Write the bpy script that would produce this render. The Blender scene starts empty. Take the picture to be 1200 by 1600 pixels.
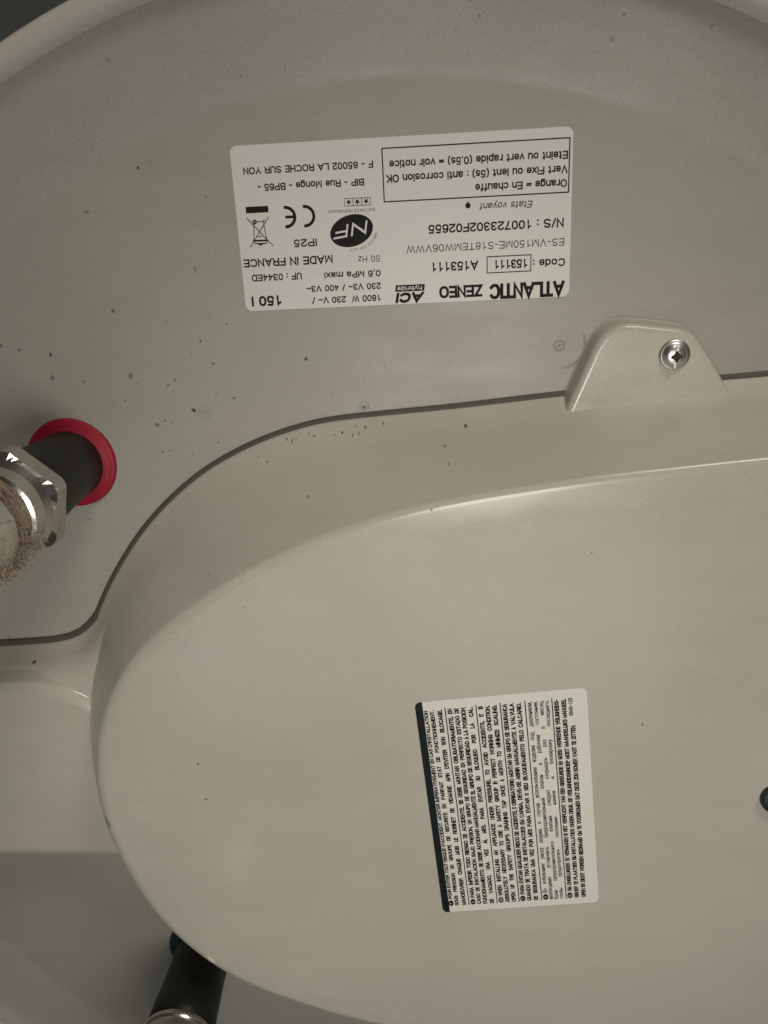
import bpy, bmesh, math, random
from mathutils import Vector, Matrix
random.seed(7)
PI = math.pi
SC = bpy.context.scene
COL = SC.collection
# The heater hangs overhead and is seen from below.  Everything is measured in millimetres in the frame of its
# underside (x right, y up along the plate, h out of the plate, i.e. downwards in the room); HANG turns it over.
HANG = Matrix.Rotation(PI, 4, 'X')
MM = 0.001

# ------------------------------------------------------------------ camera
CAM_H = 275.0
cam = bpy.data.cameras.new('camera')
cam.sensor_fit = 'VERTICAL'; cam.sensor_height = 36.0; cam.sensor_width = 27.0
cam.lens = 36.0 * 1250.0 / 1600.0
cam.clip_start = 0.01; cam.clip_end = 20
cam.dof.use_dof = True; cam.dof.focus_distance = 0.272; cam.dof.aperture_fstop = 20.0
camo = bpy.data.objects.new('camera', cam); COL.objects.link(camo)
camo.matrix_world = HANG @ Matrix(((0.99884999, 0.0, 0.0479448, 0.0),
                                   (-0.01590285, 0.94338817, 0.3313093, 0.0),
                                   (-0.04523056, -0.33169075, 0.94230327, CAM_H * MM),
                                   (0, 0, 0, 1)))
SC.camera = camo

# ------------------------------------------------------------------ world and lamps (dim indoor light)
W = bpy.data.worlds.new('World'); SC.world = W; W.use_nodes = True
W.node_tree.nodes['Background'].inputs[0].default_value = (1.0, 1.0, 0.88, 1)
W.node_tree.nodes['Background'].inputs[1].default_value = 0.030

def area_lamp(name, pos, target, sx, sy, watts, colour):
    l = bpy.data.lights.new(name, 'AREA'); l.shape = 'RECTANGLE'; l.size = sx; l.size_y = sy
    l.energy = watts; l.color = colour
    o = bpy.data.objects.new(name, l); COL.objects.link(o)
    p, t = Vector(pos), Vector(target)
    q = (t - p).to_track_quat('-Z', 'Y')
    o.matrix_world = HANG @ Matrix.Translation(p) @ q.to_matrix().to_4x4()
    return o
def spot_lamp(name, pos, target, watts, cone, radius, colour):
    l = bpy.data.lights.new(name, 'SPOT'); l.energy = watts; l.spot_size = math.radians(cone); l.spot_blend = 1.0
    l.shadow_soft_size = radius; l.color = colour
    o = bpy.data.objects.new(name, l); COL.objects.link(o)
    p, t = Vector(pos), Vector(target)
    o.matrix_world = HANG @ Matrix.Translation(p) @ (t - p).to_track_quat('-Z', 'Y').to_matrix().to_4x4()
spot_lamp('added_spot', (0.05, -0.12, 0.64), (0.010, -0.168, 0), 5.6, 62, 0.10, (1.0, 0.945, 0.85))  # added unseen spot; its cone makes the falloff from the cover outwards
area_lamp('room_lamp', (0.33, 0.84, 0.47), (0, -0.10, 0), 0.30, 0.26, 3.3, (1.0, 0.945, 0.85))
area_lamp('window_light', (-0.036, -0.51, 0.87), (-0.01, -0.11, 0), 0.78, 0.36, 0.72, (0.99, 0.98, 0.95))

SC.view_settings.view_transform = 'Standard'; SC.view_settings.look = 'None'
SC.view_settings.exposure = 0.14; SC.view_settings.gamma = 1.0
SC.view_settings.use_curve_mapping = False
SC.render.engine = 'CYCLES'

# ------------------------------------------------------------------ materials
def mat(name, col, rough=0.5, metal=0.0, grain=0.0, gscale=3500, bump=0.0, bscale=2500, blotch=0.0, blscale=14,
        coat=0.0, wav=0.0, wavscale=30, spec=0.5, smear=0.0, wipe=0.0):
    m = bpy.data.materials.new(name); m.use_nodes = True
    nt = m.node_tree; N = nt.nodes; Lk = nt.links
    b = N['Principled BSDF']
    b.inputs['Roughness'].default_value = rough; b.inputs['Metallic'].default_value = metal
    b.inputs['Specular IOR Level'].default_value = spec
    b.inputs['Coat Weight'].default_value = coat; b.inputs['Coat Roughness'].default_value = 0.15
    tc = N.new('ShaderNodeTexCoord')
    def noise(scale, detail=2.0, rgh=0.5):
        n = N.new('ShaderNodeTexNoise'); n.inputs['Scale'].default_value = scale
        n.inputs['Detail'].default_value = detail; n.inputs['Roughness'].default_value = rgh
        Lk.new(tc.outputs['Object'], n.inputs['Vector']); return n
    def rng(sock, a, b_, lo=0.25, hi=0.75):
        r = N.new('ShaderNodeMapRange'); r.inputs['From Min'].default_value = lo; r.inputs['From Max'].default_value = hi
        r.inputs['To Min'].default_value = a; r.inputs['To Max'].default_value = b_
        Lk.new(sock, r.inputs['Value']); return r.outputs[0]
    val = None
    def mul(x):
        nonlocal val
        if val is None: val = x; return
        k = N.new('ShaderNodeMath'); k.operation = 'MULTIPLY'; Lk.new(val, k.inputs[0]); Lk.new(x, k.inputs[1]); val = k.outputs[0]
    if grain: mul(rng(noise(gscale, 3).outputs['Fac'], 1 - grain, 1 + grain))
    if blotch: mul(rng(noise(blscale, 4).outputs['Fac'], 1 - blotch, 1 + blotch))
    wiped = None
    if wipe:          # faint wipe marks: long streaks at an angle, dusty patches between them
        mp = N.new('ShaderNodeMapping'); mp.inputs['Rotation'].default_value = (0, 0, 0.5); mp.inputs['Scale'].default_value = (0.16, 1.0, 0.6)
        Lk.new(tc.outputs['Object'], mp.inputs['Vector'])
        wn = noise(95, 6, 0.62); Lk.new(mp.outputs[0], wn.inputs['Vector']); wiped = wn.outputs['Fac']
        mul(rng(wiped, 1 - wipe, 1 + wipe)); mul(rng(noise(45, 6, 0.65).outputs['Fac'], 1 - wipe, 1 + wipe*0.6))
    if val is not None:
        hsv = N.new('ShaderNodeHueSaturation'); hsv.inputs['Color'].default_value = (*col, 1)
        Lk.new(val, hsv.inputs['Value']); Lk.new(hsv.outputs[0], b.inputs['Base Color'])
    else:
        b.inputs['Base Color'].default_value = (*col, 1)
    if smear:
        rs = rng(noise(22, 5, 0.6).outputs['Fac'], max(0.02, rough - smear), rough + smear)
        if wiped is not None:
            ad = N.new('ShaderNodeMath'); ad.operation = 'ADD'; Lk.new(rs, ad.inputs[0]); Lk.new(rng(wiped, -0.05, 0.09), ad.inputs[1]); rs = ad.outputs[0]
        Lk.new(rs, b.inputs['Roughness'])
    last = None
    if bump:
        bm = N.new('ShaderNodeBump'); bm.inputs['Strength'].default_value = bump; bm.inputs['Distance'].default_value = 0.0002
        Lk.new(noise(bscale, 2).outputs['Fac'], bm.inputs['Height']); last = bm
    if wav:
        bw = N.new('ShaderNodeBump'); bw.inputs['Strength'].default_value = wav; bw.inputs['Distance'].default_value = 0.002
        Lk.new(noise(wavscale, 1).outputs['Fac'], bw.inputs['Height'])
        if last: Lk.new(last.outputs[0], bw.inputs['Normal'])
        last = bw
    if last: Lk.new(last.outputs[0], b.inputs['Normal'])
    return m

M = {
 'enamel': mat('off_white_enamel', (0.388, 0.372, 0.326), 0.40, grain=0.13, gscale=1600, bump=0.14, bscale=1800, blotch=0.035, blscale=16, wav=0.06, wavscale=24, smear=0.06, wipe=0.022),
 'plastic': mat('cream_plastic', (0.545, 0.523, 0.448), 0.20, grain=0.08, gscale=1600, bump=0.04, bscale=2200, blotch=0.045, blscale=18, wav=0.34, wavscale=13, smear=0.10, wipe=0.022),
 'casing': mat('pale_casing_rim', (0.60, 0.565, 0.51), 0.38, grain=0.10, gscale=1600, bump=0.1, bscale=1800, blotch=0.04, blscale=20),  # rim tone set paler than the plate
 'gasket': mat('dark_gasket', (0.085, 0.076, 0.060), 0.6, grain=0.15),
 'paper': mat('sticker_film', (0.74, 0.725, 0.69), 0.42, grain=0.05, blotch=0.02, blscale=40),
 'paper_white': mat('white_sticker_film', (0.82, 0.80, 0.74), 0.45, grain=0.05, blotch=0.02, blscale=40),
 'ink': mat('black_ink', (0.010, 0.010, 0.010), 0.6, spec=0.2),
 'grey_ink': mat('thin_grey_ink', (0.03, 0.03, 0.028), 0.6, spec=0.2),
 'navy': mat('blue_black_ink', (0.006, 0.010, 0.013), 0.55, spec=0.25),
 'rubber': mat('black_nylon', (0.013, 0.015, 0.012), 0.45, spec=0.3, grain=0.2, gscale=900, blotch=0.3, blscale=60, smear=0.12),
 'red': mat('red_plastic', (0.33, 0.010, 0.030), 0.5, spec=0.3, grain=0.08, blotch=0.08, blscale=70),
 'blue': mat('blue_plastic', (0.004, 0.030, 0.050), 0.5, grain=0.08),
 'nickel': mat('nickel_plated_brass', (0.66, 0.64, 0.60), 0.24, 1.0, grain=0.1, blotch=0.16, blscale=90, bump=0.12, bscale=500, smear=0.10),
 'galv': mat('galvanised_steel', (0.80, 0.79, 0.76), 0.17, 1.0, grain=0.1, blotch=0.10, blscale=130, bump=0.35, bscale=330, wav=0.35, wavscale=120, smear=0.08),
 'screw': mat('zinc_screw', (0.66, 0.67, 0.63), 0.38, 1.0, grain=0.1, blotch=0.15, blscale=400),
 'dark': mat('recess_shade', (0.012, 0.011, 0.010), 0.6),
 'knob': mat('dark_grey_plastic', (0.028, 0.030, 0.034), 0.4, grain=0.1),
 'hemp': mat('hemp_fibre', (0.46, 0.37, 0.285), 0.85, grain=0.2, gscale=700),
}
def dirt_material():
    m = bpy.data.materials.new('dried_dirt'); m.use_nodes = True
    nt = m.node_tree; N = nt.nodes; Lk = nt.links
    b = N['Principled BSDF']; b.inputs['Base Color'].default_value = (0.045, 0.036, 0.024, 1); b.inputs['Roughness'].default_value = 0.8
    tr = N.new('ShaderNodeBsdfTransparent'); mx = N.new('ShaderNodeMixShader')
    a = N.new('ShaderNodeAttribute'); a.attribute_name = 'stain_amount'
    Lk.new(a.outputs['Fac'], mx.inputs[0]); Lk.new(tr.outputs[0], mx.inputs[1]); Lk.new(b.outputs[0], mx.inputs[2])
    Lk.new(mx.outputs[0], N['Material Output'].inputs['Surface'])
    return m
M['dirt'] = dirt_material()

# ------------------------------------------------------------------ helpers
def root(name, x, y, label, cat, group=None):
    o = bpy.data.objects.new(name, None); COL.objects.link(o); o.empty_display_size = 0.02
    o.location = HANG @ Vector((x * MM, y * MM, 0)); o.rotation_euler = (PI, 0, 0)
    o['label'] = label; o['category'] = cat; o['org'] = (x, y)
    if group: o['group'] = group
    return o
def mesh(name, verts, faces, material, parent, org=(0, 0), smooth=True, flat_faces=()):
    """verts in mm; org is subtracted from x, y."""
    me = bpy.data.meshes.new(name)
    me.from_pydata([((v[0] - org[0]) * MM, (v[1] - org[1]) * MM, v[2] * MM) for v in verts], [], faces)
    bm = bmesh.new(); bm.from_mesh(me); bmesh.ops.recalc_face_normals(bm, faces=bm.faces); bm.to_mesh(me); bm.free()
    me.materials.append(material)
    if smooth:
        for i, p in enumerate(me.polygons): p.use_smooth = len(p.vertices) < 12
    o = bpy.data.objects.new(name, me); COL.objects.link(o); o.parent = parent
    return o
def loft(rings, close=True, cap_last=True, cap_first=False):
    n = len(rings[0]); V = [p for r in rings for p in r]; F = []
    for k in range(len(rings) - 1):
        for i in range(n if close else n - 1):
            j = (i + 1) % n
            F.append((k*n+i, k*n+j, (k+1)*n+j, (k+1)*n+i))
    if cap_last: F.append(tuple((len(rings)-1)*n + i for i in range(n)))
    if cap_first: F.append(tuple(reversed(range(n))))
    return V, F
def catmull(P, closed=True, sub=14):
    out = []; n = len(P)
    for i in range(n if closed else n - 1):
        g = lambda k: Vector(P[k % n]) if closed else Vector(P[min(max(k, 0), n - 1)])
        a, b, c, d = g(i-1), g(i), g(i+1), g(i+2)
        for s in range(sub):
            t = s / sub
            out.append(0.5*((2*b)+(c-a)*t+(2*a-5*b+4*c-d)*t*t+(3*b-a-3*c+d)*t**3))
    return out
def resample(P, n):
    Q = P + [P[0]]; d = [0]
    for a, b in zip(Q, Q[1:]): d.append(d[-1] + (b-a).length)
    out = []; k = 0
    for i in range(n):
        s = d[-1]*i/n
        while d[k+1] < s: k += 1
        t = (s-d[k])/max(1e-9, d[k+1]-d[k]); out.append(Q[k].lerp(Q[k+1], t))
    return out
def smooth_loop(P, it):
    n = len(P)
    for _ in range(it): P = [P[i-1]*0.25 + P[i]*0.5 + P[(i+1) % n]*0.25 for i in range(n)]
    return P
def normals(P):
    n = len(P); out = []
    area = sum(P[i-1].x*P[i].y-P[i].x*P[i-1].y for i in range(n)); s = 1 if area > 0 else -1
    for i in range(n):
        t = (P[(i+1) % n]-P[i-1]).normalized(); out.append(Vector((t.y, -t.x))*s)
    return out
def lathe(profile, cx, cy, seg=96, closed_top=False, close_bottom=False):
    rings = [[(cx+r*math.cos(2*PI*i/seg), cy+r*math.sin(2*PI*i/seg), h) for i in range(seg)] for r, h in profile]
    return loft(rings, True, closed_top, close_bottom)
def rrect(w, h, r, seg=6):
    pts = []
    for cx, cy, a0 in ((w/2-r, h/2-r, 0), (-w/2+r, h/2-r, 90), (-w/2+r, -h/2+r, 180), (w/2-r, -h/2+r, 270)):
        for k in range(seg+1):
            a = math.radians(a0+90*k/seg); pts.append((cx+r*math.cos(a), cy+r*math.sin(a)))
    return pts

# ------------------------------------------------------------------ the water heater: dished enamel underside
CX, CY = -4.5, -181.0
heater = root('water_heater', CX, CY, 'round off-white enamelled underside of a water heater, filling the picture', 'water heater')
prof = [(0.001, 0), (60, 0), (120, 0), (180, 0), (214, 0), (224.5, 0.0), (226, 0.05), (227.2, 0.28), (228.6, 0.5), (232, 1.0), (238, 1.8), (245, 2.8),
        (250.5, 3.9), (252.5, 4.7), (254.5, 5.75), (256.5, 7.15), (258.2, 8.3), (259.5, 8.6)]
V, F = lathe(prof, CX, CY, 180)
mesh('bottom_plate', V, F, M['enamel'], heater, (CX, CY))
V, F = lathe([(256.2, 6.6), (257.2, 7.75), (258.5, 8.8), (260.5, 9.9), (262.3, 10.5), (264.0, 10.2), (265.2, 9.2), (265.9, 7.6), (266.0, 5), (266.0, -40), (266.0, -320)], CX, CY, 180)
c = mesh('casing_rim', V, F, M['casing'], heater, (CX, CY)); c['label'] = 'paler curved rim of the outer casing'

def collar(material, x, y):
    V, F = lathe([(16.3, 0.0), (16.5, 0.5), (16.3, 1.1), (15.6, 1.45), (15.1, 1.45), (14.8, 1.75), (13.8, 2.0), (12.9, 2.3), (12.4, 2.7), (12.0, 2.7)], x, y, 72)
    return mesh('collar', V, F, material, heater, (CX, CY))
HOT = (-127.1, -77.6); COLD = (-99.0, -306.9)
c = collar(M['red'], *HOT); c['label'] = 'red plastic collar round the hot water outlet'
c = collar(M['blue'], *COLD); c['label'] = 'blue plastic collar round the cold water inlet'

# ------------------------------------------------------------------ dirt specks (soft-edged dried drops)
def specks(name, items, parent, org, surface):
    V, F, A = [], [], []
    for (x, y, r, d) in items:
        seg = 12; r *= 1.22; d = min(1, d*(0.85 if y < 40 else 0.45)); base = len(V); ph = random.random()*6.28; st = random.uniform(0.75, 1.3)
        ring = [(0, d)]
        V.append(surface(x, y)); A.append(d)
        for fr, al in ((0.45, d), (0.75, d*0.55), (1.25, 0.0)):
            for i in range(seg):
                a = 2*PI*i/seg; rr = r*fr*(1+0.22*math.sin(2*a+ph)+0.12*math.sin(3*a+2*ph))
                V.append(surface(x+rr*math.cos(a)*st, y+rr*math.sin(a)/st)); A.append(al)
        for i in range(seg):
            j = (i+1) % seg
            F.append((base, base+1+i, base+1+j))
            for k in (0, 1): F.append((base+1+k*seg+i, base+1+(k+1)*seg+i, base+1+(k+1)*seg+j, base+1+k*seg+j))
    o = mesh(name, V, F, M['dirt'], parent, org)
    at = o.data.attributes.new('stain_amount', 'FLOAT', 'POINT')
    for i, a in enumerate(A): at.data[i].value = a
    o['kind'] = 'stuff'
    return o
B_SEAM = [(48.3,-54.3),(8.9,-58.7),(-22.4,-61.6),(-36,-63.4),(-49.9,-67.3),(-64.1,-73.1),(-78.8,-81.4),(-91.6,-91.7),(-103.8,-104.3),(-114.1,-118.6),(-122.3,-132.2)]
SPECKS = [(-91.1,20.4,.44,.8),(-86.8,21.7,.67,.12),(-109.9,7.5,.56,.35),(-69.9,11.3,.44,.3),(-105.1,-24.2,.56,.6),(-75.6,-11.1,.56,.3),(-129.1,-38.7,.56,.8),(-140,-37,.44,.5),(-146.1,-35.4,.44,.6),(-129.7,-46.7,.78,.4),(-118.7,-48.3,.44,.4),(-101.8,-46.2,.89,.35),(-99.6,-48.9,.22,.7),(-104.7,-55,.33,.5),(-94.2,-63.8,.67,.45),(-91.3,-62.2,.33,.8),(-89,-62.9,.44,.3),(-80.6,-58.6,.62,1),(-76.7,-59.1,1.6,.07),(-88.8,-49.7,.44,.4),(-86.3,-47.9,.44,.45),(-72.3,-42.3,.44,.6),(-76,-34.6,.44,.5),(-87.1,-28,.33,.4),(-72.5,-27.1,.22,.4),(-66.5,-28.9,.33,.5),(-72.1,-52.8,.33,.5),(-65.9,-54.4,.44,.5),(-93.4,-73.7,.44,.4),(-90.6,-73.3,.33,.3),(-72.9,-70.3,.33,.6),(-82.3,-74.7,.33,.3),(-79.6,-39.1,.33,.3),(-39.9,-41,.56,.7),(-20.3,-57.6,.8,.22),(-20.3,-58.1,.33,.9),(29.5,-24.5,.36,.9),(16.8,59.5,.44,.5),(14.2,63.6,.44,.5),(58.9,58.6,.6,.4),(56,52.5,.7,.35),(84.1,54.8,.56,.35),(-55.6,45.6,.33,.7),(-42,46.8,.22,.4),(-95.7,50.4,.7,.3),(10,56.5,.44,.25),(-124.3,-99.5,.33,.5),(-163,-149,.4,.6),(-115,-69.8,.22,.4),(-12.7,-43.9,.22,.4),(-20.3,-48.4,.22,.4),(64.1,-29.1,.5,.3),
 (46,-37.3,1.0,.13),(46,-37.3,.35,.25),(9,-42,.25,.25),(-60,-35,.25,.25),(-110,-8,.3,.2),(-35,-50,.2,.3),(30,-47,.22,.25),(95,20,.3,.2),(-150,-60,.35,.3)]
for k in range(70):
    i = random.randrange(len(B_SEAM)-1); t = random.random(); a, b = B_SEAM[i], B_SEAM[i+1]
    SPECKS.append((a[0]+(b[0]-a[0])*t+random.uniform(-.5, .5), a[1]+(b[1]-a[1])*t+abs(random.gauss(0, 1.6))+1.3, random.uniform(.1, .24), random.uniform(.08, .4)))
for _ in range(40):
    SPECKS.append((random.uniform(-150, 110), random.uniform(-60, 40), random.uniform(.12, .3), random.uniform(.05, .2)))
def plate_h(x, y):
    r = math.hypot(x-CX, y-CY)
    for (r0, h0), (r1, h1) in zip(prof, prof[1:]):
        if r0 <= r <= r1: return h0+(h1-h0)*(r-r0)/(r1-r0)
    return 0
in_label = lambda x, y: -63 < x < 51 and -26 < y < 32
specks('dirt_specks', [s for s in SPECKS if not in_label(s[0], s[1])], heater, (CX, CY), lambda x, y: (x, y, plate_h(x, y)+0.07))

def ring_stain(x, y, r, a0, a1, w, dens):
    V, F, A = [], [], []
    for i in range(33):
        a = math.radians(a0+(a1-a0)*i/32); k = math.sin(PI*i/32) if a1-a0 < 359 else 1
        for q, al in ((-w, 0), (0, dens*k), (w, 0)): V.append((x+(r+q)*math.cos(a), y+(r+q)*math.sin(a), 0.07)); A.append(al)
        if i: b = 3*i; F += [(b-3, b, b+1, b-2), (b-2, b+1, b+2, b-1)]
    o = mesh('drip_mark', V, F, M['dirt'], heater, (CX, CY))
    at = o.data.attributes.new('stain_amount', 'FLOAT', 'POINT')
    for i, a in enumerate(A): at.data[i].value = a
ring_stain(46.0, -37.3, 1.7, 0, 360, .35, .35); ring_stain(46.5, -37.0, 8.0, -95, 40, .5, .4); ring_stain(-20.3, -57.4, 1.6, 0, 360, .35, .22); ring_stain(-76.6, -59.3, 2.3, 0, 360, .5, .10)

# ------------------------------------------------------------------ the plastic service cover
OC = (20.0, -190.0)
cover = root('plastic_cover', *OC, 'large cream plastic cover with rounded end, screwed over the heater underside', 'cover')
T = [(102,-65.9),(74.4,-69),(46.3,-72.3),(7.8,-78.8),(-11.9,-83.8),(-32.1,-90.8),(-48.9,-98.8),(-64,-107.8),(-79.8,-118.7),(-94,-131.2),(-104.6,-145.5),
     (-112.3,-162),(-116,-178.3),(-116.8,-194.5),(-114.8,-210.5),(-107.5,-234.5),(-96.3,-255.5),(-75.5,-276.9),(-45.8,-291.5),(-15,-301),(25,-308),(70,-311),
     (115,-308),(155,-296),(185,-272),(203,-240),(210,-205),(208,-165),(198,-125),(180,-92),(155,-70),(130,-64)]
T = smooth_loop(resample([Vector(p) for p in catmull([Vector(p) for p in T])], 320), 10)
TN = normals(T)
B = [(145,-46.5),(116.3,-48.2),(101.6,-49.2),(48.3,-54.3),(8.9,-58.7),(-22.4,-61.6),(-36,-63.4),(-49.9,-67.3),(-64.1,-73.1),(-78.8,-81.4),(-91.6,-91.7),(-103.8,-104.3),(-114.1,-118.6),
     (-122.3,-132.2),(-129,-147),(-134,-165),(-136.5,-185),(-136.5,-205),(-133,-225),(-125,-248),(-113,-269),(-90,-292),(-56,-309),(-20,-320),(25,-328),(70,-331),(120,-328),(165,-314),
     (200,-285),(221,-250),(229,-208),(227,-162),(216,-118),(196,-80),(172,-56)]
B = [Vector(p) for p in catmull([Vector(p) for p in B])]
def base_gap(p, n):
    best = 60.0
    for i in range(len(B)):
        a, e = B[i-1], B[i]-B[i-1]; den = n.x*e.y-n.y*e.x
        if abs(den) < 1e-9: continue
        w = a-p; t = (w.x*e.y-w.y*e.x)/den; u = (w.x*n.y-w.y*n.x)/den
        if t > 2 and -1e-6 <= u <= 1+1e-6: best = min(best, t)
    return best if best < 50 else 20.0
BG = [base_gap(p, n) for p, n in zip(T, TN)]
for _ in range(6): BG = [BG[i-1]*.25+BG[i]*.5+BG[(i+1) % len(BG)]*.25 for i in range(len(BG))]
def fil(p):           # the top edge is tight along the straight side and softens round the end
    t = min(1, max(0, (-10-p.x)/70)); return 1.1+t*1.2
def body_rings():
    rings = []
    wall = [(0.0, 0.9), (0.2, 1.7), (0.9, 2.4)]
    for d, h in wall: rings.append([(p.x+n.x*(g-d), p.y+n.y*(g-d), h) for p, n, g in zip(T, TN, BG)])
    for f, h in ((0.66, 14.5), (0.38, 26.0)):
        rings.append([(p.x+n.x*((g-0.9)*f+1.2*(1-f)), p.y+n.y*((g-0.9)*f+1.2*(1-f)), h) for p, n, g in zip(T, TN, BG)])
    def pt(p, n, k):
        R = fil(p); a = Vector((0.2+R*0.52, 41.0-R)); b = Vector((0.2, 41.0)); c_ = Vector((0.2-R*1.5, 41.25+R*0.02))
        t = k/8; q = a*(1-t)**2+b*2*t*(1-t)+c_*t*t
        return (p.x+n.x*q.x, p.y+n.y*q.x, q.y)
    for k in range(9): rings.append([pt(p, n, k) for p, n in zip(T, TN)])
    last = rings[-1]
    for t, h in ((0.008, 41.31), (0.016, 41.37), (0.08, 41.6), (0.17, 41.85), (0.28, 42.0), (0.5, 42.0), (0.75, 42.0), (0.999, 42.0)):
        rings.append([(x+(OC[0]-x)*t, y+(OC[1]-y)*t, h) for x, y, _ in last])
    return rings
BR = body_rings()
V, F = loft(BR, True, False)
body = mesh('cover_shell', V, F, M['plastic'], cover, OC)
from mathutils.bvhtree import BVHTree
BODY_BVH = BVHTree.FromPolygons([Vector(v) for v in V], F)
gr = [[(p.x+n.x*(g+d), p.y+n.y*(g+d), h) for p, n, g in zip(T, TN, BG)] for d, h in ((1.7, 0.0), (1.7, 0.5), (1.0, 0.95), (-0.4, 1.0), (-1.5, 1.0))]
V, F = loft(gr, True, False)
mesh('gasket', V, F, M['gasket'], cover, OC)

def round_poly(P, radii, seg=8):
    out = []; n = len(P)
    for i in range(n):
        p, a, b = Vector(P[i]), Vector(P[i-1]), Vector(P[(i+1) % n]); r = radii[i]
        u = (a-p).normalized(); v = (b-p).normalized()
        if r <= 0: out.append(p); continue
        A_ = p+u*r; B_ = p+v*r
        for k in range(seg+1):
            t = k/seg; out.append(A_*(1-t)**2+p*2*t*(1-t)+B_*t*t)
    return out
# side duct of the cover running left to the rim
Apts = [(-97,-123),(-111,-126),(-120.4,-131.8),(-126.0,-140.2),(-133.5,-147.2),(-144,-150.6),(-167.5,-152.6),(-200,-155),(-218,-157),(-226,-164),(-229,-180),(-230,-205),(-229,-230),
        (-225,-244),(-214,-249),(-190,-248.3),(-150,-247),(-115,-246),(-95,-244),(-84,-230),(-82,-190),(-86,-140)]
Al = smooth_loop(resample([Vector(p) for p in catmull([Vector(p) for p in Apts])], 220), 3)
AN = normals(Al)
ap = [(0, 0.8), (-0.2, 1.6), (-0.8, 2.2), (-3.4, 8.6), (-5.0, 11.6), (-7.2, 14.0), (-9.6, 15.6), (-12, 16.4)]
AR = [[(p.x+n.x*d, p.y+n.y*d, h) for p, n in zip(Al, AN)] for d, h in ap]
mid = lambda x: min(-105.0, max(-205.0, x))
for t in (0.3, 0.65, 1.0): AR.append([(x+(mid(x)-x)*t, y+(-199.5-y)*t, 16.4+0.3*t) for x, y, _ in AR[len(ap)-1]])
V, F = loft(AR, True, False)
mesh('side_duct', V, F, M['plastic'], cover, OC)
from mathutils.bvhtree import BVHTree
DUCT_BVH = BVHTree.FromPolygons([Vector(v) for v in V], F)
BP = resample([Vector(p) for p in round_poly([(-129.0,-154.4),(-222,-162.0),(-222,-244.4),(-98,-241.8),(-98,-196)], [26, 15, 15, 12, 12])], 160); BN = normals(BP)
BK = [[(p.x+n.x*d, p.y+n.y*d, h) for p, n in zip(BP, BN)] for d, h in ((2.6, 3.0), (1.4, 6.8), (0.3, 10.2), (-0.9, 13.4), (-2.3, 16.4), (-2.6, 16.9), (-3.1, 17.3), (-5.0, 18.4), (-5.5, 18.6), (-6.2, 18.75), (-7.0, 18.8))]
V, F = loft(BK, True, True)
blk = mesh('raised_block', V, F, M['plastic'], cover, OC)
V, F = loft([[(p.x+n.x*d, p.y+n.y*d, h) for p, n in zip(Al, AN)] for d, h in ((2.4, 0.0), (2.4, 0.45), (1.7, 0.9), (-0.3, 0.95), (-1.4, 0.95))], True, False)
mesh('gasket', V, F, M['gasket'], cover, OC)

# fixing lug with its screw
LP = round_poly([(47.2,-61.5),(59.5,-29.0),(86.6,-32.2),(102.4,-54.5),(101.8,-74),(44.5,-78)], [0, 9.5, 5.0, 0, 0, 0])
LP = resample(LP, 120); LN = normals(LP)
V, F = loft([[(p.x+n.x*d, p.y+n.y*d, h) for p, n in zip(LP, LN)] for d, h in ((1.9, 0.15), (1.5, 0.5), (1.3, 1.4), (0.8, 6.1), (0.55, 7.6), (0.1, 8.4), (-0.7, 8.9), (-1.6, 9.0))])
lug = mesh('fixing_lug', V, F, M['plastic'], cover, OC)
# --- screw: flanged pan head with slot and cross recess suggested by raised bars
SX, SY, SH = 81.7, -39.4, 9.0
def pan_head(r):
    pr = [(5.35, 0), (5.4, 0.5), (5.2, 0.85), (4.7, 1.0), (4.15, 1.2), (3.75, 1.8), (3.2, 2.3), (2.4, 2.62), (1.2, 2.75), (0.01, 2.78)]
    return [(a*r, b*r) for a, b in pr]
V, F = lathe([(a, SH+b) for a, b in pan_head(0.93)], SX, SY, 48)
scr = mesh('screw', V, F, M['screw'], lug, OC)
def bar(cx, cy, h0, h1, lx, ly, ang):
    c_, s_ = math.cos(ang), math.sin(ang); P = []
    for h in (h0, h1):
        for x, y in ((-lx, -ly), (lx, -ly), (lx, ly), (-lx, ly)): P.append((cx+x*c_-y*s_, cy+x*s_+y*c_, h))
    return P, [(0,3,2,1),(4,5,6,7),(0,1,5,4),(1,2,6,5),(2,3,7,6),(3,0,4,7)]
def join(parts):
    V, F = [], []
    for v, f in parts:
        b = len(V); V += v; F += [tuple(i+b for i in q) for q in f]
    return V, F
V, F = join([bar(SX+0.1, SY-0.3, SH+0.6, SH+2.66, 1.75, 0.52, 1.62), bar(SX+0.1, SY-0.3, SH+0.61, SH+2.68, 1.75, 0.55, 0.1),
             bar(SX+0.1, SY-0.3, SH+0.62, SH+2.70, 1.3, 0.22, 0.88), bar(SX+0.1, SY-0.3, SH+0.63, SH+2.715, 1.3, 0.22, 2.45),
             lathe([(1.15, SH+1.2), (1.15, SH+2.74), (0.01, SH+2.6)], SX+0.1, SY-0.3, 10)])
mesh('screw_recess_shade', V, F, M['dark'], lug, OC, smooth=False)  # dark bars paint in the shade of the cross recess

V, F = join([bar(SX-0.25, SY-2.9, SH+0.6, SH+2.5, 1.15, 0.36, 1.62), bar(SX+0.2, SY+2.5, SH+0.6, SH+2.58, 1.0, 0.36, 1.62)])
mesh('screw_slot_glint', V, F, M['screw'], lug, OC, smooth=False)  # raised bars added to give the glint along the slot

# dark screw cap on the face at the right
V, F = lathe([(5.6, 42.0), (5.6, 43.4), (5.0, 44.2), (3.6, 44.6), (2.2, 44.2), (2.0, 43.4), (0.01, 43.3)], 121.6, -186.0, 40)
mesh('screw_cap', V, F, M['knob'], cover, OC)

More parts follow.
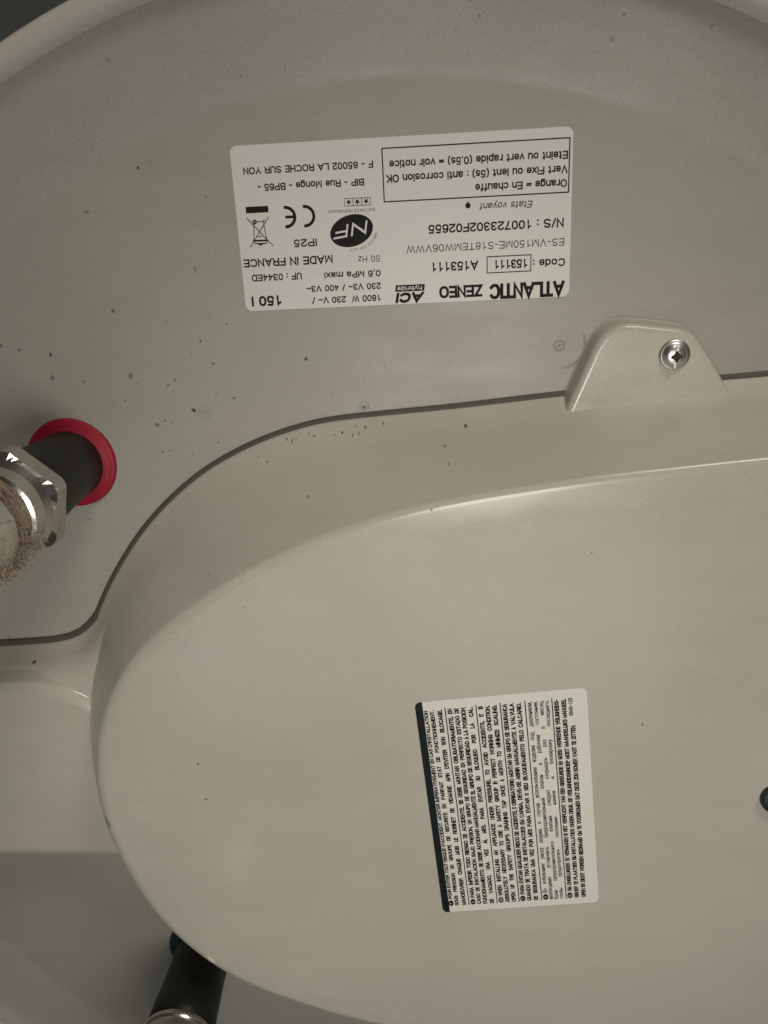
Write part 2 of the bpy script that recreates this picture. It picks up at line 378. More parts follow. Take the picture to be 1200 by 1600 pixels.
# dirt and a chip's painted shadow on the cover: laid on the wall and face
WALL = [(-47.6,-68.4,.5),(-45.5,-68.8,.5),(-44,-68.1,.3),(-39.5,-66.3,.5),(-37.5,-66.9,.5),(-30,-66.2,.4),(-27.6,-65.5,.8),(-23.9,-66,.5),(-21.8,-65.5,.5),(-23.1,-63.6,.4),(-19.7,-63.9,.5),(-13.5,-62.7,.5),(-57.3,-74,.5),(-53.9,-75.1,.5),(14.6,-62.5,.7),(7.5,-67.3,.5),(8.4,-71,.4),(-37.4,-81.9,.4),(2.8,-81.5,.5)]
FACE = [(73.7,-157.4,.34,.8),(-79,-176,.4,.6),(-77.4,-191,.4,.7),(52.6,-95.2,.3,.35),(-58,-115,.5,.14),(-82,-124.5,.9,.06),(-79.5,-129,.9,.06),(-77,-134,.8,.05),(-115.8,-201.8,.8,.32),(-115.5,-203.2,.9,.34),(-115.2,-204.8,.8,.32),(-70.5,-106.5,.45,.2)]  # the trio at the left edge paints a chip with its notch shadow
def on_cover(x, y):
    hit = BODY_BVH.ray_cast(Vector((x, y, 100)), Vector((0, 0, -1)))
    if hit[0] is None: return (x, y, 1)
    p = hit[0]+(hit[1] if hit[1].z > 0 else -hit[1])*0.07
    return (p.x, p.y, p.z)
def on_duct(x, y):
    hit = DUCT_BVH.ray_cast(Vector((x, y, 100)), Vector((0, 0, -1))); p = hit[0]+(hit[1] if hit[1].z > 0 else -hit[1])*0.07
    return (p.x, p.y, p.z)
items = [(x, y, random.uniform(.24, .42)*(1.3 if d > .6 else 1), d) for x, y, d in WALL]+FACE
for _ in range(25): items.append((random.uniform(-90, 110), random.uniform(-270, -100), random.uniform(.10, .22), random.uniform(.05, .18)))
items = [s for s in items if not (-6 < s[0] < 68 and -243 < s[1] < -140 and s[2] < .3)]
specks('dirt_specks', items, cover, OC, on_cover)
specks('dirt_specks', [(-149.8, -155.0, .5, .9)], cover, OC, on_duct)

# ------------------------------------------------------------------ print helpers
# a plain grotesque drawn as strokes: cap height 1; strokes are lists of points or arcs ('a', cx, cy, rx, ry, from, to)
def _p(*xy): return [(xy[i], xy[i+1]) for i in range(0, len(xy), 2)]
def _a(cx, cy, rx, ry, a0, a1, n=None):
    n = n or max(4, int(abs(a1-a0)/22)); out = []
    for i in range(n+1):
        a = math.radians(a0+(a1-a0)*i/n); c_, s_ = math.cos(a), math.sin(a)
        k = lambda v: math.copysign(abs(v)**0.86, v)
        out.append((cx+rx*k(c_), cy+ry*k(s_)))
    return out
XH = 0.72
GL = {
 'A': (.70, [_p(0,0,.35,1,.70,0), _p(.12,.31,.58,.31)]),
 'B': (.60, [_p(0,0,0,1,.33,1)+_a(.33,.77,.24,.23,90,-90)+_p(0,.54), _p(.33,.54)+_a(.33,.27,.27,.27,90,-90)+_p(0,0)]),
 'C': (.66, [_a(.34,.5,.34,.5,38,322)]),
 'D': (.62, [_p(0,0,0,1,.26,1)+_a(.26,.5,.36,.5,90,-90)+_p(0,0)]),
 'E': (.54, [_p(.54,1,0,1,0,0,.54,0), _p(0,.53,.50,.53)]),
 'F': (.50, [_p(.52,1,0,1,0,0), _p(0,.52,.46,.52)]),
 'G': (.68, [_a(.34,.5,.34,.5,38,330)+_p(.66,.18,.66,.46,.38,.46)]),
 'H': (.58, [_p(0,0,0,1), _p(.58,0,.58,1), _p(0,.53,.58,.53)]),
 'I': (.02, [_p(.01,0,.01,1)]),
 'J': (.42, [_p(.42,1,.42,.28)+_a(.21,.26,.21,.26,0,-180)]),
 'K': (.58, [_p(0,0,0,1), _p(.56,1,.02,.42), _p(.19,.58,.58,0)]),
 'L': (.48, [_p(0,1,0,0,.48,0)]),
 'M': (.72, [_p(0,0,0,1,.36,.04,.72,1,.72,0)]),
 'N': (.58, [_p(0,0,0,1,.58,0,.58,1)]),
 'O': (.70, [_a(.35,.5,.35,.5,0,360,18)]),
 'P': (.56, [_p(0,0,0,1,.32,1)+_a(.32,.73,.25,.27,90,-90)+_p(0,.46)]),
 'Q': (.70, [_a(.35,.5,.35,.5,0,360,18), _p(.44,.24,.68,-.02)]),
 'R': (.60, [_p(0,0,0,1,.34,1)+_a(.34,.74,.25,.26,90,-90)+_p(0,.48), _p(.34,.48,.54,.34,.60,0)]),
 'S': (.58, [_a(.29,.755,.265,.245,25,205)+_a(.29,.26,.29,.26,75,-155,12)]),
 'T': (.60, [_p(0,1,.60,1), _p(.30,1,.30,0)]),
 'U': (.58, [_p(0,1,0,.3)+_a(.29,.3,.29,.3,180,360)+_p(.58,1)]),
 'V': (.66, [_p(0,1,.33,0,.66,1)]),
 'W': (.92, [_p(0,1,.22,0,.46,.97,.70,0,.92,1)]),
 'X': (.62, [_p(0,0,.62,1), _p(0,1,.62,0)]),
 'Y': (.64, [_p(0,1,.32,.42,.64,1), _p(.32,.42,.32,0)]),
 'Z': (.56, [_p(.02,1,.55,1,0,0,.56,0)]),
 'a': (.48, [_a(.24,.52,.21,.2,160,0)+_p(.45,.10,.50,.01), _p(.45,.40,.2,.36)+_a(.19,.185,.19,.185,100,290)+_p(.45,.18)]),
 'b': (.48, [_p(0,0,0,1), _a(.24,.36,.24,.36,0,360,14)]),
 'c': (.46, [_a(.24,.36,.24,.36,42,318)]),
 'd': (.48, [_p(.48,0,.48,1), _a(.24,.36,.24,.36,0,360,14)]),
 'e': (.48, [_p(.02,.37,.48,.37)+_a(.24,.36,.24,.36,0,318,14)]),
 'f': (.26, [_p(.10,0,.10,.84)+_a(.24,.84,.14,.16,180,90), _p(0,.72,.26,.72)]),
 'g': (.48, [_p(.48,.72,.48,-.08)+_a(.24,-.06,.24,.2,0,-150), _a(.24,.36,.24,.36,0,360,14)]),
 'h': (.46, [_p(0,0,0,1), _p(0,.45)+_a(.23,.45,.23,.27,180,0)+_p(.46,0)]),
 'i': (.02, [_p(.01,0,.01,.66), _p(.01,.96,.01,.985)]),
 'l': (.02, [_p(.01,0,.01,1)]),
 'm': (.76, [_p(0,0,0,.72), _p(0,.48)+_a(.19,.48,.19,.24,180,0)+_p(.38,0), _p(.38,.48)+_a(.57,.48,.19,.24,180,0)+_p(.76,0)]),
 'n': (.46, [_p(0,0,0,.72), _p(0,.45)+_a(.23,.45,.23,.27,180,0)+_p(.46,0)]),
 'o': (.50, [_a(.25,.36,.25,.36,0,360,14)]),
 'p': (.48, [_p(0,-.26,0,.72), _a(.24,.36,.24,.36,0,360,14)]),
 'r': (.27, [_p(0,0,0,.72), _p(0,.42)+_a(.24,.42,.24,.28,180,85)]),
 's': (.44, [_a(.22,.545,.2,.175,30,200)+_a(.22,.19,.22,.19,75,-155,10)]),
 't': (.26, [_p(.11,.94,.11,.16)+_a(.24,.15,.13,.15,180,270), _p(0,.72,.26,.72)]),
 'u': (.46, [_p(0,.72,0,.27)+_a(.23,.27,.23,.27,180,360)+_p(.46,.72), _p(.46,.3,.46,0)]),
 'v': (.46, [_p(0,.72,.23,0,.46,.72)]),
 'x': (.46, [_p(0,0,.46,.72), _p(0,.72,.46,0)]),
 'y': (.46, [_p(0,.72,.24,.03), _p(.46,.72,.20,-.14,.12,-.24,.0,-.25)]),
 'z': (.42, [_p(.02,.72,.42,.72,0,0,.42,0)]),
 '0': (.50, [_a(.25,.5,.25,.5,0,360,18)]),
 '1': (.50, [_p(.08,.76,.22,.80,.31,1,.31,0)]),
 '2': (.50, [_a(.25,.73,.25,.27,165,-25)+_p(.06,.22,.0,0,.50,0)]),
 '3': (.50, [_a(.25,.75,.22,.25,160,-80)+_p(.20,.53), _p(.22,.53)+_a(.25,.27,.25,.27,85,-160)]),
 '4': (.52, [_p(.38,0,.38,1,0,.30,.52,.30)]),
 '5': (.50, [_p(.46,1,.10,1,.04,.50)+_a(.25,.32,.25,.32,130,-155,12)]),
 '6': (.50, [_a(.26,.66,.25,.34,40,180)+_p(.0,.40), _a(.25,.31,.25,.31,0,360,14)]),
 '7': (.50, [_p(0,1,.50,1,.26,.48,.18,0)]),
 '8': (.50, [_a(.25,.76,.21,.24,0,360,12), _a(.25,.27,.25,.27,0,360,12)]),
 '9': (.50, [_a(.24,.34,.25,.34,-140,0)+_p(.50,.60), _a(.25,.69,.25,.31,0,360,14)]),
 ':': (.06, [_p(.03,.01,.03,.04), _p(.03,.56,.03,.59)]), '.': (.06, [_p(.03,0,.03,.03)]), ',': (.08, [_p(.05,.03,.05,-.05,.01,-.12)]),
 '-': (.30, [_p(0,.36,.30,.36)]), '/': (.30, [_p(0,-.02,.30,1.02)]), '=': (.50, [_p(0,.28,.50,.28), _p(0,.54,.50,.54)]),
 '(': (.20, [_a(.36,.38,.36,.66,118,242)]), ')': (.20, [_a(-.16,.38,.36,.66,62,-62)]), "'": (.04, [_p(.02,1,.02,.74)]),
 '~': (.50, [_p(0,.36,.10,.45,.22,.44,.30,.37,.40,.34,.50,.44)]),
}
STYLE = {'heavy': (.21, 0), 'bold': (.185, 0), 'light': (.12, 0), 'italic': (.14, .22), 'cond': (.25, 0), 'logo': (.27, .2), 'nf': (.15, .18)}
GAP = 0.24
def text_width(s, gap=GAP):
    x = 0
    for ch in s: x += 0.34+gap*0.4 if ch == ' ' else GL[ch][0]+gap
    return x-gap
def fit_text(s, u0, u1, base, height, style, h):
    """lettering of the given cap height from u0 to u1 (outer edges), each stroke a mitred ribbon"""
    th, shear = STYLE[style]; t = th*height; n0 = text_width(s)
    kx = (u1-u0-t-shear*height)/max(n0, 0.02) if n0 > 0.05 else 1
    ky = height-t; x = 0; parts = []; lay = 0
    for ch in s:
        if ch == ' ': x += 0.34+GAP*0.4; continue
        w, strokes = GL[ch]
        for st in strokes:
            lay = (lay+1) % 4
            P = [Vector((u0+t/2+(x+px)*kx, base+t/2+py*ky)) for px, py in st]
            Q = [P[0]]
            for p in P[1:]:
                if (p-Q[-1]).length > 1e-4: Q.append(p)
            closed = len(Q) > 4 and (Q[0]-Q[-1]).length < t*0.2 and ch not in 'BDPR'
            if len(Q) < 2: continue
            V = []
            for i, p in enumerate(Q):
                a = Q[i-1] if i else (Q[-2] if closed else None); b = Q[i+1] if i < len(Q)-1 else (Q[1] if closed else None)
                d1 = (p-a).normalized() if a is not None else None; d2 = (b-p).normalized() if b is not None else None
                if d1 is None: d1 = d2
                if d2 is None: d2 = d1
                m = d1+d2; m = m.normalized() if m.length > 1e-3 else d1
                n = Vector((-m.y, m.x)); c_ = max(0.42, n.dot(Vector((-d1.y, d1.x)))); e = Vector((0, 0))
                if not closed and i == 0: e = -d1*t*0.5
                if not closed and i == len(Q)-1: e = d1*t*0.5
                for sgn in (1, -1):
                    q = p+e+n*(sgn*t/2/c_); V.append((q.x+(q.y-base)*shear, q.y, h+lay*0.003))
            parts.append((V, [(2*i, 2*i+1, 2*i+3, 2*i+2) for i in range(len(Q)-1)]))
        x += w+GAP
    return join(parts)
def cyr_mesh(s):
    cu = bpy.data.curves.new('print', 'FONT'); cu.body = s; cu.resolution_u = 2
    ob = bpy.data.objects.new('print', cu); me = bpy.data.meshes.new_from_object(ob)
    V = [tuple(v.co) for v in me.vertices]; F = [tuple(p.vertices) for p in me.polygons]
    bpy.data.objects.remove(ob); bpy.data.curves.remove(cu); bpy.data.meshes.remove(me)
    y0 = 0
    V2 = []; F2 = []
    for k, dx in enumerate((-.03, .03)):
        b = len(V2); V2 += [(x+dx, y, k*.004) for x, y, _ in V]; F2 += [tuple(i+b for i in f) for f in F]
    return V2, F2
def poly(pts, h): return [(x, y, h) for x, y in pts], [tuple(range(len(pts)))]
def stroke(p, q, w, h):
    p, q = Vector(p), Vector(q); d = (q-p).normalized(); n = Vector((-d.y, d.x))*w/2
    return [(*(p+n), h), (*(p-n), h), (*(q-n), h), (*(q+n), h)], [(0, 1, 2, 3)]
def frame(x0, y0, x1, y1, w, h):
    return join([stroke((x0, y0), (x1, y0), w, h), stroke((x0, y1), (x1, y1), w, h),
                 stroke((x0, y0-w/2), (x0, y1+w/2), w, h+0.004), stroke((x1, y0-w/2), (x1, y1+w/2), w, h+0.004)])
def arc(cx, cy, r0, r1, a0, a1, h, seg=28):
    V = []; F = []
    for i in range(seg+1):
        a = math.radians(a0+(a1-a0)*i/seg); V += [(cx+r0*math.cos(a), cy+r0*math.sin(a), h), (cx+r1*math.cos(a), cy+r1*math.sin(a), h)]
        if i: k = 2*i; F.append((k-2, k, k+1, k-1))
    return V, F
def pprint(name, vf, material, parent): return mesh(name, vf[0], vf[1], material, parent, smooth=False)
def sticker(name, parent, org, cx, cy, hh, ang, w, h, r, label, film='paper'):
    P = rrect(w, h, r)
    V, F = loft([[(x, y, 0) for x, y in P], [(x, y, 0.09) for x, y in P], [(x*(1-.05/w), y*(1-.05/h), 0.11) for x, y in P]])
    o = mesh(name, V, F, M[film], parent, smooth=False)
    o.location = ((cx-org[0])*MM, (cy-org[1])*MM, hh*MM); o.rotation_euler = (0, 0, math.radians(ang)); o['label'] = label
    return o
HP = 0.15

# ------------------------------------------------------------------ rating label on the plate
RA = sticker('rating_label', heater, (CX, CY), -6.4, 2.4, 0.03, 181.85, 107.8, 51.0, 2.2, 'white rating sticker with black print, upside down on the plate')
LINES = [
 ('ATLANTIC', -52.36, -27.76, 20.3, 5.0, 'heavy'), ('ZENEO', -25.55, -11.25, 20.3, 3.9, 'heavy'),
 ('Code :', -52.3, -41.89, 13.28, 2.5, 'bold'), ('153111', -40.3, -29.3, 12.9, 2.8, 'bold'), ('A153111', -24.21, -8.8, 12.7, 2.9, 'bold'),
 ('ES-VM150ME-S18TEMW06VWW', -51.89, -0.98, 7.1, 2.3, 'light'), ('N/S : 100723302F02655', -51.59, -8.28, 1.02, 2.75, 'bold'),
 ('Etats voyant', -41.67, -24.57, -4.7, 2.1, 'italic'), ('Orange = En chauffe', -52.3, -23.46, -10.5, 2.35, 'bold'),
 ('Vert Fixe ou lent (5s) : anti corrosion OK', -52.4, 4.62, -14.53, 2.35, 'bold'), ('Eteint ou vert rapide (0.5s) = voir notice', -52.4, 3.49, -18.67, 2.35, 'bold'),
 ('150 l', 41.29, 51.7, 20.76, 3.3, 'heavy'), ('1800 W  230 V~ /', 8.02, 31.22, 22.0, 2.1, 'bold'), ('230 V3~ / 400 V3~', 8.0, 32.8, 18.2, 2.05, 'bold'),
 ('0,6 MPa maxi', 7.87, 26.57, 14.2, 2.05, 'bold'), ('UF : 0344ED', 34.07, 50.87, 13.8, 2.2, 'bold'), ('50 Hz', 7.82, 15.02, 9.6, 1.95, 'light'),
 ('MADE IN FRANCE', 23.4, 53.1, 8.8, 2.6, 'bold'), ('IP25', 28.22, 35.83, 3.4, 2.4, 'bold'), ('BIP - Rue Monge - BP65 -', 11.76, 46.07, -13.94, 2.15, 'bold'),
 ('F - 85002 LA ROCHE SUR YON', 8.59, 50.21, -19.0, 2.1, 'bold'), ('ELECTRICITE PERFORMANCE', 8.75, 23.95, -4.95, 0.85, 'light')]
for s, u0, u1, v, hgt, st in LINES:
    pprint('printed_line', fit_text(s, u0, u1, v, hgt, st, HP), M['grey_ink' if st in ('light', 'italic') else 'ink'], RA)
pprint('printed_frame', frame(-52.85, -22.3, 5.6, -6.6, 0.38, HP+0.01), M['ink'], RA)
pprint('printed_frame', frame(-41.3, 11.75, -27.1, 16.8, 0.3, HP+0.01), M['ink'], RA)
pprint('printed_dot', poly([(-21.1+0.85*math.cos(a*PI/10)*(1+.0), -4.2+0.85*math.sin(a*PI/10)+(0.55 if a == 15 else 0)*-1) for a in range(20)], HP), M['ink'], RA)
pprint('printed_logo', join([fit_text('ACi', -6.3, 3.5, 21.75, 3.35, 'logo', HP), poly([(-6.6, 19.35), (3.1, 19.35), (3.25, 21.45), (-6.3, 21.45)], HP)]), M['ink'], RA)
pprint('printed_line', fit_text('hybride', -5.6, 2.6, 19.85, 1.35, 'bold', HP+0.03), M['paper'], RA)
# conformity mark
pprint('printed_mark', arc(31.55, -3.58, 2.45, 3.43, 82, 278, HP), M['ink'], RA)
pprint('printed_mark', join([arc(37.75, -3.58, 2.45, 3.43, 82, 278, HP), stroke((35.2, -3.58), (37.9, -3.58), 0.85, HP+0.004)]), M['ink'], RA)
# oval quality mark
ell = []
for i in range(48):
    a = 2*PI*i/48; x, y = 7.15*math.cos(a), 4.85*math.sin(a); t = math.radians(14)
    ell.append((16.66+x*math.cos(t)-y*math.sin(t), 1.6+x*math.sin(t)+y*math.cos(t)))
pprint('printed_oval', poly(ell, HP), M['ink'], RA)
V, F = fit_text('NF', 11.3, 22.6, -0.6, 3.9, 'nf', HP+0.03)
pprint('printed_line', ([(x, y+(x-17)*0.13, h) for x, y, h in V], F), M['paper'], RA)
parts = []
word = 'CERTIFIE PAR LCIE'
for i, ch in enumerate(word):
    if ch == ' ': continue
    a = math.radians(168-i*5.2); cxx, cyy = 16.66+7.7*math.cos(a), 1.6+5.6*math.sin(a); rot = a-PI/2
    V, F = fit_text(ch, -0.24 if ch != 'I' else -.06, 0.24 if ch != 'I' else .06, 0, 0.75, 'light', HP)
    parts.append(([(cxx+x*math.cos(rot)-y*math.sin(rot), cyy+x*math.sin(rot)+y*math.cos(rot), h) for x, y, h in V], F))
pprint('printed_line', join(parts), M['grey_ink'], RA)
parts = []
for k in range(3):
    x0 = 10.05+k*2.8
    parts.append(frame(x0, -8.2, x0+2.76, -5.95, 0.16, HP+0.01))
    st = []
    for i in range(10):
        a = PI/2+i*PI/5; r = 0.98 if i % 2 == 0 else 0.42
        st.append((x0+1.38+r*math.cos(a), -7.1+r*math.sin(a)))
    cpt = (x0+1.38, -7.1)
    V = [(*cpt, HP)]+[(*p, HP) for p in st]; parts.append((V, [(0, 1+i, 1+(i+1) % 10) for i in range(10)]))
pprint('printed_stars', join(parts), M['ink'], RA)
# crossed-out bin
bw = 0.26
parts = [stroke((42.7, 5.1), (50.6, -3.9), bw, HP), stroke((50.3, 5.1), (43.4, -3.9), bw, HP+.004),
         stroke((44.6, 3.1), (45.3, -2.6), bw, HP+.008), stroke((48.9, 3.1), (48.3, -2.6), bw, HP+.008), stroke((45.2, -2.6), (48.3, -2.6), bw, HP+.012),
         stroke((44.3, 3.2), (49.2, 3.2), 0.55, HP+.012), stroke((44.9, 4.1), (48.6, 4.1), 0.35, HP+.012), stroke((44.4, 3.3), (44.9, 4.1), bw, HP+.016),
         stroke((49.1, 3.3), (48.6, 4.1), bw, HP+.016), stroke((46.2, 4.5), (47.4, 4.5), .4, HP+.016), stroke((46.1, 1.9), (47.6, 1.9), .25, HP+.016),
         arc(48.1, -2.6, 0.35, 0.72, 0, 360, HP+.02, 16), stroke((45.0, -2.6), (45.0, -3.2), .4, HP+.016)]
pprint('printed_bin', join(parts), M['ink'], RA)
pprint('printed_bar', poly([(43.25, -7.3), (50.6, -7.3), (50.6, -5.35), (43.25, -5.35)], HP), M['ink'], RA)

# ------------------------------------------------------------------ warning sticker on the cover face
RB = sticker('warning_label', cover, OC, 31.0, -191.85, 42.03, 96.6, 91.0, 57.3, 2.0, 'white warning sticker, dense print in six languages and a black edge strip', 'paper_white')
w2, h2, r2 = 45.5, 28.65, 2.0
strip = [(-w2, h2-2.55), (w2, h2-2.55)]
for k in range(7): a = math.radians(90*k/6); strip.append((w2-r2+r2*math.cos(a), h2-r2+r2*math.sin(a)))
for k in range(7): a = math.radians(90+90*k/6); strip.append((-w2+r2+r2*math.cos(a), h2-r2+r2*math.sin(a)))
pprint('printed_strip', poly([(x*1.0005, y*1.0005) for x, y in strip], HP), M['navy'], RB)
ROWS = [
 (268,290,"POUR EVITER TOUT RISQUE D'ACCIDENT, MONTER IMPERATIVEMENT EN CAS D'INSTALLATION",'F'),
 (301,325,"SOUS PRESSION UN GROUPE DE SECURITE EN PARFAIT ETAT DE FONCTIONNEMENT.",''),
 (342,368,"MANOEUVRER CHAQUE MOIS LE ROBINET DE VIDANGE AFIN D'EVITER SON BLOCAGE.",''), 385,
 (397,423,"PARA IMPEDIR TODO RIESGO DE ACCIDENTE, SE DEBE MONTAR OBLIGATORIAMENTE, EN",'E'),
 (433,458,"CASO DE INSTALACION BAJO PRESION, UN GRUPO DE SEGURIDAD EN PERFECTO ESTADO DE",''),
 (469,495,"FUNCIONAMIENTO. SE DEBE ACCIONAR MANUALMENTE EL GRUPO DE SEGURIDAD A LA POSICION",''),
 (508,534,"DE VACIADO, UNA VEZ AL MES, PARA EVITAR SU BLOQUEO POR LA CAL.",''), 552,
 (563,589,"WHEN INSTALLING AN APPLIANCE UNDER PRESSURE, TO AVOID ACCIDENTS, IT IS",'GB'),
 (600,626,"ABSOLUTELY NECESSARY TO USE A SAFETY GROUP IN PERFECT WORKING CONDITION.",''),
 (638,664,"OPEN UP THE SAFETY GROUP'S DRAINING TAP ONCE A MONTH TO MINIMIZE SCALING.",''), 682,
 (692,718,"PARA EVITAR QUALQUER RISCO DE ACIDENTE, E OBRIGATORIO MONTAR UM GRUPO DE SEGURANCA",'P'),
 (729,755,"QUANDO SE TRATA DE INSTALACOES EM CARGA. DEVE-SE ABRIR MANUALMENTE A VALVULA",''),
 (768,794,"DE SEGURANCA UMA VEZ POR MES PARA EVITAR O SEU BLOQUEAMENTO PELO CALCARIO.",''), 815,
 (829,849,"Во избежание риска аварии, в случае использования изделия под давлением,",'R'),
 (861,880,"необходимо установить предохранительный клапан в рабочем состоянии.",'c'),
 (892,911,"Кран предохранительного клапана следует открывать раз в месяц,",'c'),
 (923,941,"чтобы предотвратить скопление накипи и блокировку последнего.",'c'), 958,
 (968,993,"OM ONGELUKKEN TE VERMIJDEN IS HET VERPLICHT VAN EEN GEKEURDE EN GOED WERKENDE VEILIGHEIDS-",'NL'),
 (1007,1032,"GROEP TE PLAATSEN BIJ INSTALLATIES ONDER DRUK. DE VEILIGHEIDSGROEP MOET MAANDELIJKS MANUEEL",''),
 (1047,1073,"OPEN EN DICHT WORDEN GEDRAAID OM TE VOORKOMEN DAT DEZE ZOU KOMEN VAST TE ZITTEN.",'end')]
vy = lambda x: h2-(x-225)/920*57.3
U0, U1 = -42.6, 42.0; KX = 1.5
for row in ROWS:
    if isinstance(row, int):
        pprint('printed_rule', stroke((U0-0.2, vy(row)), (U1+0.6, vy(row)), 0.36, HP), M['ink'], RB); continue
    xl, xr, s, tag = row
    base = vy(xr); hgt = vy(xl)-vy(xr); u0, u1 = U0, U1
    cyr = tag in ('R', 'c'); st = 'condlight' if cyr else 'cond'
    if tag and tag not in ('c', 'end'):
        pprint('printed_badge', poly([(U0+1.25+1.35*math.cos(a*PI/12), base+hgt/2+0.98*math.sin(a*PI/12)) for a in range(24)], HP), M['ink'], RB)
        pprint('printed_line', fit_text(tag, U0+1.25-.32*len(tag), U0+1.25+.32*len(tag), base+hgt/2-.5, 1.0, 'light', HP+.03), M['paper'], RB)
        u0 += 3.2
    if tag == 'end': u1 = 31.5
    if cyr:
        st = 'cyrillic'; words = s.split(' '); ms = [cyr_mesh(w) for w in words]
        wd = [max(v[0] for v in m[0])-min(v[0] for v in m[0]) for m in ms]
        kx = 1.75; ky = hgt/0.56; gap = ((u1-u0)-sum(wd)*kx)/(len(words)-1)
        if gap < 1.0: kx *= ((u1-u0)-1.0*(len(words)-1))/(sum(wd)*kx); gap = 1.0
        u = u0; parts = []
        for (V, F), w in zip(ms, wd):
            x0 = min(v[0] for v in V)
            parts.append(([(u+(v[0]-x0)*kx, base+v[1]*ky, HP+v[2]) for v in V], F)); u += w*kx+gap
    else:
        words = s.split(' '); wd = [text_width(w) for w in words]
        kx = min(KX, ((u1-u0)-0.55*(len(words)-1))/sum(wd)); gap = ((u1-u0)-sum(wd)*kx)/(len(words)-1)
        u = u0; parts = []
        for w, x in zip(words, wd):
            parts.append(fit_text(w, u, u+x*kx, base, hgt, 'cond', HP)); u += x*kx+gap
    pprint('printed_line', join(parts), M['ink'], RB)
pprint('printed_line', fit_text('9948-125', 35.2, 42.2, vy(1070)+0.3, 1.35, 'bold', HP), M['ink'], RB)

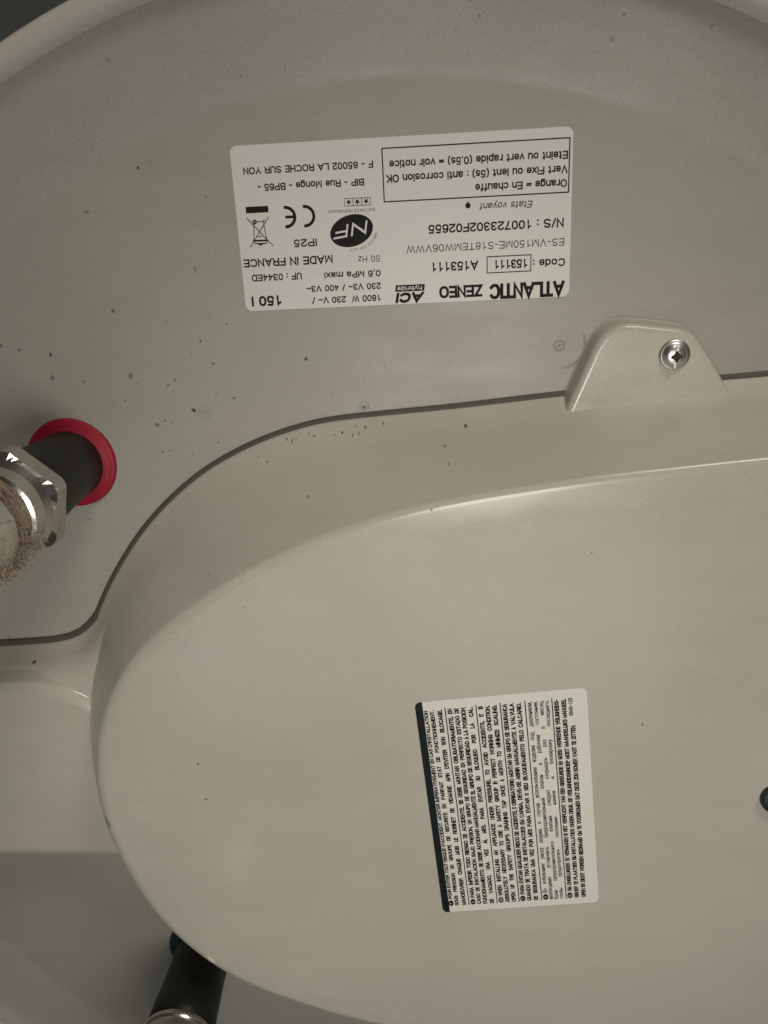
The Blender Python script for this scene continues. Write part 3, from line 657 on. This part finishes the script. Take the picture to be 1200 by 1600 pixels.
# ------------------------------------------------------------------ pipe fittings
def hexnut(x, y, h0, h1, r, rot):
    """hexagonal nut with chamfered corners, as rings of 72 points"""
    def ring(rad_lim, h):
        out = []
        for i in range(72):
            a = 2*PI*i/72; s = (a-rot) % (PI/3)-PI/6
            rr = min(r*math.cos(PI/6)/math.cos(s), rad_lim); out.append((x+rr*math.cos(a), y+rr*math.sin(a), h))
        return out
    ri = r*math.cos(PI/6)
    return loft([ring(ri*0.72, h0), ring(ri*0.97, h0), ring(r*0.965, h0+0.8), ring(r*0.972, h0+1.7), ring(r*0.972, h0+6.3), ring(r*0.955, h0+7.4), ring(ri*0.985, h0+9.0), ring(ri*0.90, h0+11.5), ring(ri*0.87, h1-0.5), ring(ri*0.80, h1), ring(ri*0.60, h1)], True, False)
def hemp(x, y, h0, h1, r, n, seed, side):
    """wound strands on the thread and a matted wad that bulges out on one side (angle 'side')"""
    rnd = random.Random(seed); V, F = [], []
    def strand(pts, w):
        b = len(V); m = len(pts)-1
        for k, p in enumerate(pts):
            d = (pts[min(k+1, m)]-pts[max(k-1, 0)]).normalized(); u = d.orthogonal().normalized(); v = d.cross(u)
            ww = w*(1-.5*k/m)
            for q in range(3): an = 2*PI*q/3; V.append(tuple(p+u*ww*math.cos(an)+v*ww*math.sin(an)))
        for k in range(m):
            for q in range(3): F.append((b+k*3+q, b+k*3+(q+1) % 3, b+(k+1)*3+(q+1) % 3, b+(k+1)*3+q))
    for _ in range(n):
        a0 = rnd.uniform(0, 2*PI); span = rnd.uniform(.5, 1.8); h = rnd.uniform(h0, h1); sl = rnd.uniform(-2, 2); pts = []
        for k in range(8):
            a = a0+span*k/7; rr = r+rnd.uniform(0, .5); pts.append(Vector((x+rr*math.cos(a), y+rr*math.sin(a), h+sl*k/7)))
        strand(pts, rnd.uniform(.09, .2))
    for _ in range(int(n*1.3)):
        a = side+rnd.gauss(0, .42); rr = r+abs(rnd.gauss(0, 1.9)); h = rnd.uniform(h0+2, h1+9)
        p = Vector((x+rr*math.cos(a), y+rr*math.sin(a), h)); d = Vector((-math.sin(a), math.cos(a), rnd.uniform(-.7, .7)))*rnd.choice((-1, 1))
        pts = []; L = rnd.uniform(.35, .9)*(2.0 if rnd.random() < .06 else 1)
        for k in range(7):
            pts.append(p.copy()); d = (d+Vector((rnd.gauss(0, .5), rnd.gauss(0, .5), rnd.gauss(0, .45)))).normalized(); p = p+d*L
        strand(pts, rnd.uniform(.07, .17))
    return V, F
def fitting(name, pos, label, rot, seed, drift, hexagonal=True):
    x, y = pos
    o = root(name, x, y, label, 'pipe fitting', 'dielectric pipe fittings under the heater')
    V, F = lathe([(12.3, 2.0), (12.3, 8.0), (12.6, 18.0), (13.2, 28.0), (13.7, 36.0), (13.9, 45.0), (10, 45.5)], x, y, 72)
    mesh('insulating_sleeve', V, F, M['rubber'], o, pos)
    V, F = hexnut(x, y, 43.0, 60.0, 18.7, rot)
    if not hexagonal:
        pr = [(9, 42.0), (13.6, 42.2), (14.4, 43.0), (14.6, 44.2), (14.2, 45.2)]
        for k in range(6): pr += [(13.5, 46.0+k*2), (14.1, 47.0+k*2)]
        V, F = lathe(pr+[(12.5, 59.0), (11, 59.5)], x, y, 72)
    nut = mesh('hex_nut' if hexagonal else 'threaded_collar', V, F, M['nickel'], o, pos)
    if hexagonal:
        for p in nut.data.polygons: p.use_smooth = False
    V, F = lathe([(9.0, 59.0), (11.4, 60.2), (11.8, 62), (11.3, 63.5), (11.8, 65), (11.3, 66.5), (11.8, 68), (11.3, 69.5), (11.8, 71)], x, y, 72)
    mesh('thread', V, F, M['galv'], o, pos)
    V, F = lathe([(10.5, 69.0), (13.2, 69.4), (14.4, 70.6), (14.9, 72.8), (14.9, 76), (14.4, 80), (13.6, 86), (13.3, 110), (13.3, 150), (10.0, 150.5)], x, y, 72)
    mesh('pipe_socket', V, F, M['galv'], o, pos)
    V, F = hemp(x, y, 58.5, 70.5, 12.6, 800, seed, drift)
    f = mesh('hemp_fibres', V, F, M['hemp'], o, pos); f['kind'] = 'stuff'
    return o
fitting('pipe_fitting', HOT, 'pipe fitting with hex nut and hemp, in the red collar at the left', 0.35, 3, -0.85)
fitting('pipe_fitting', COLD, 'pipe fitting in the blue collar, half hidden behind the cover bottom left', 0.1, 5, 2.2, False)
for o in bpy.data.objects:
    if 'org' in o: del o['org']
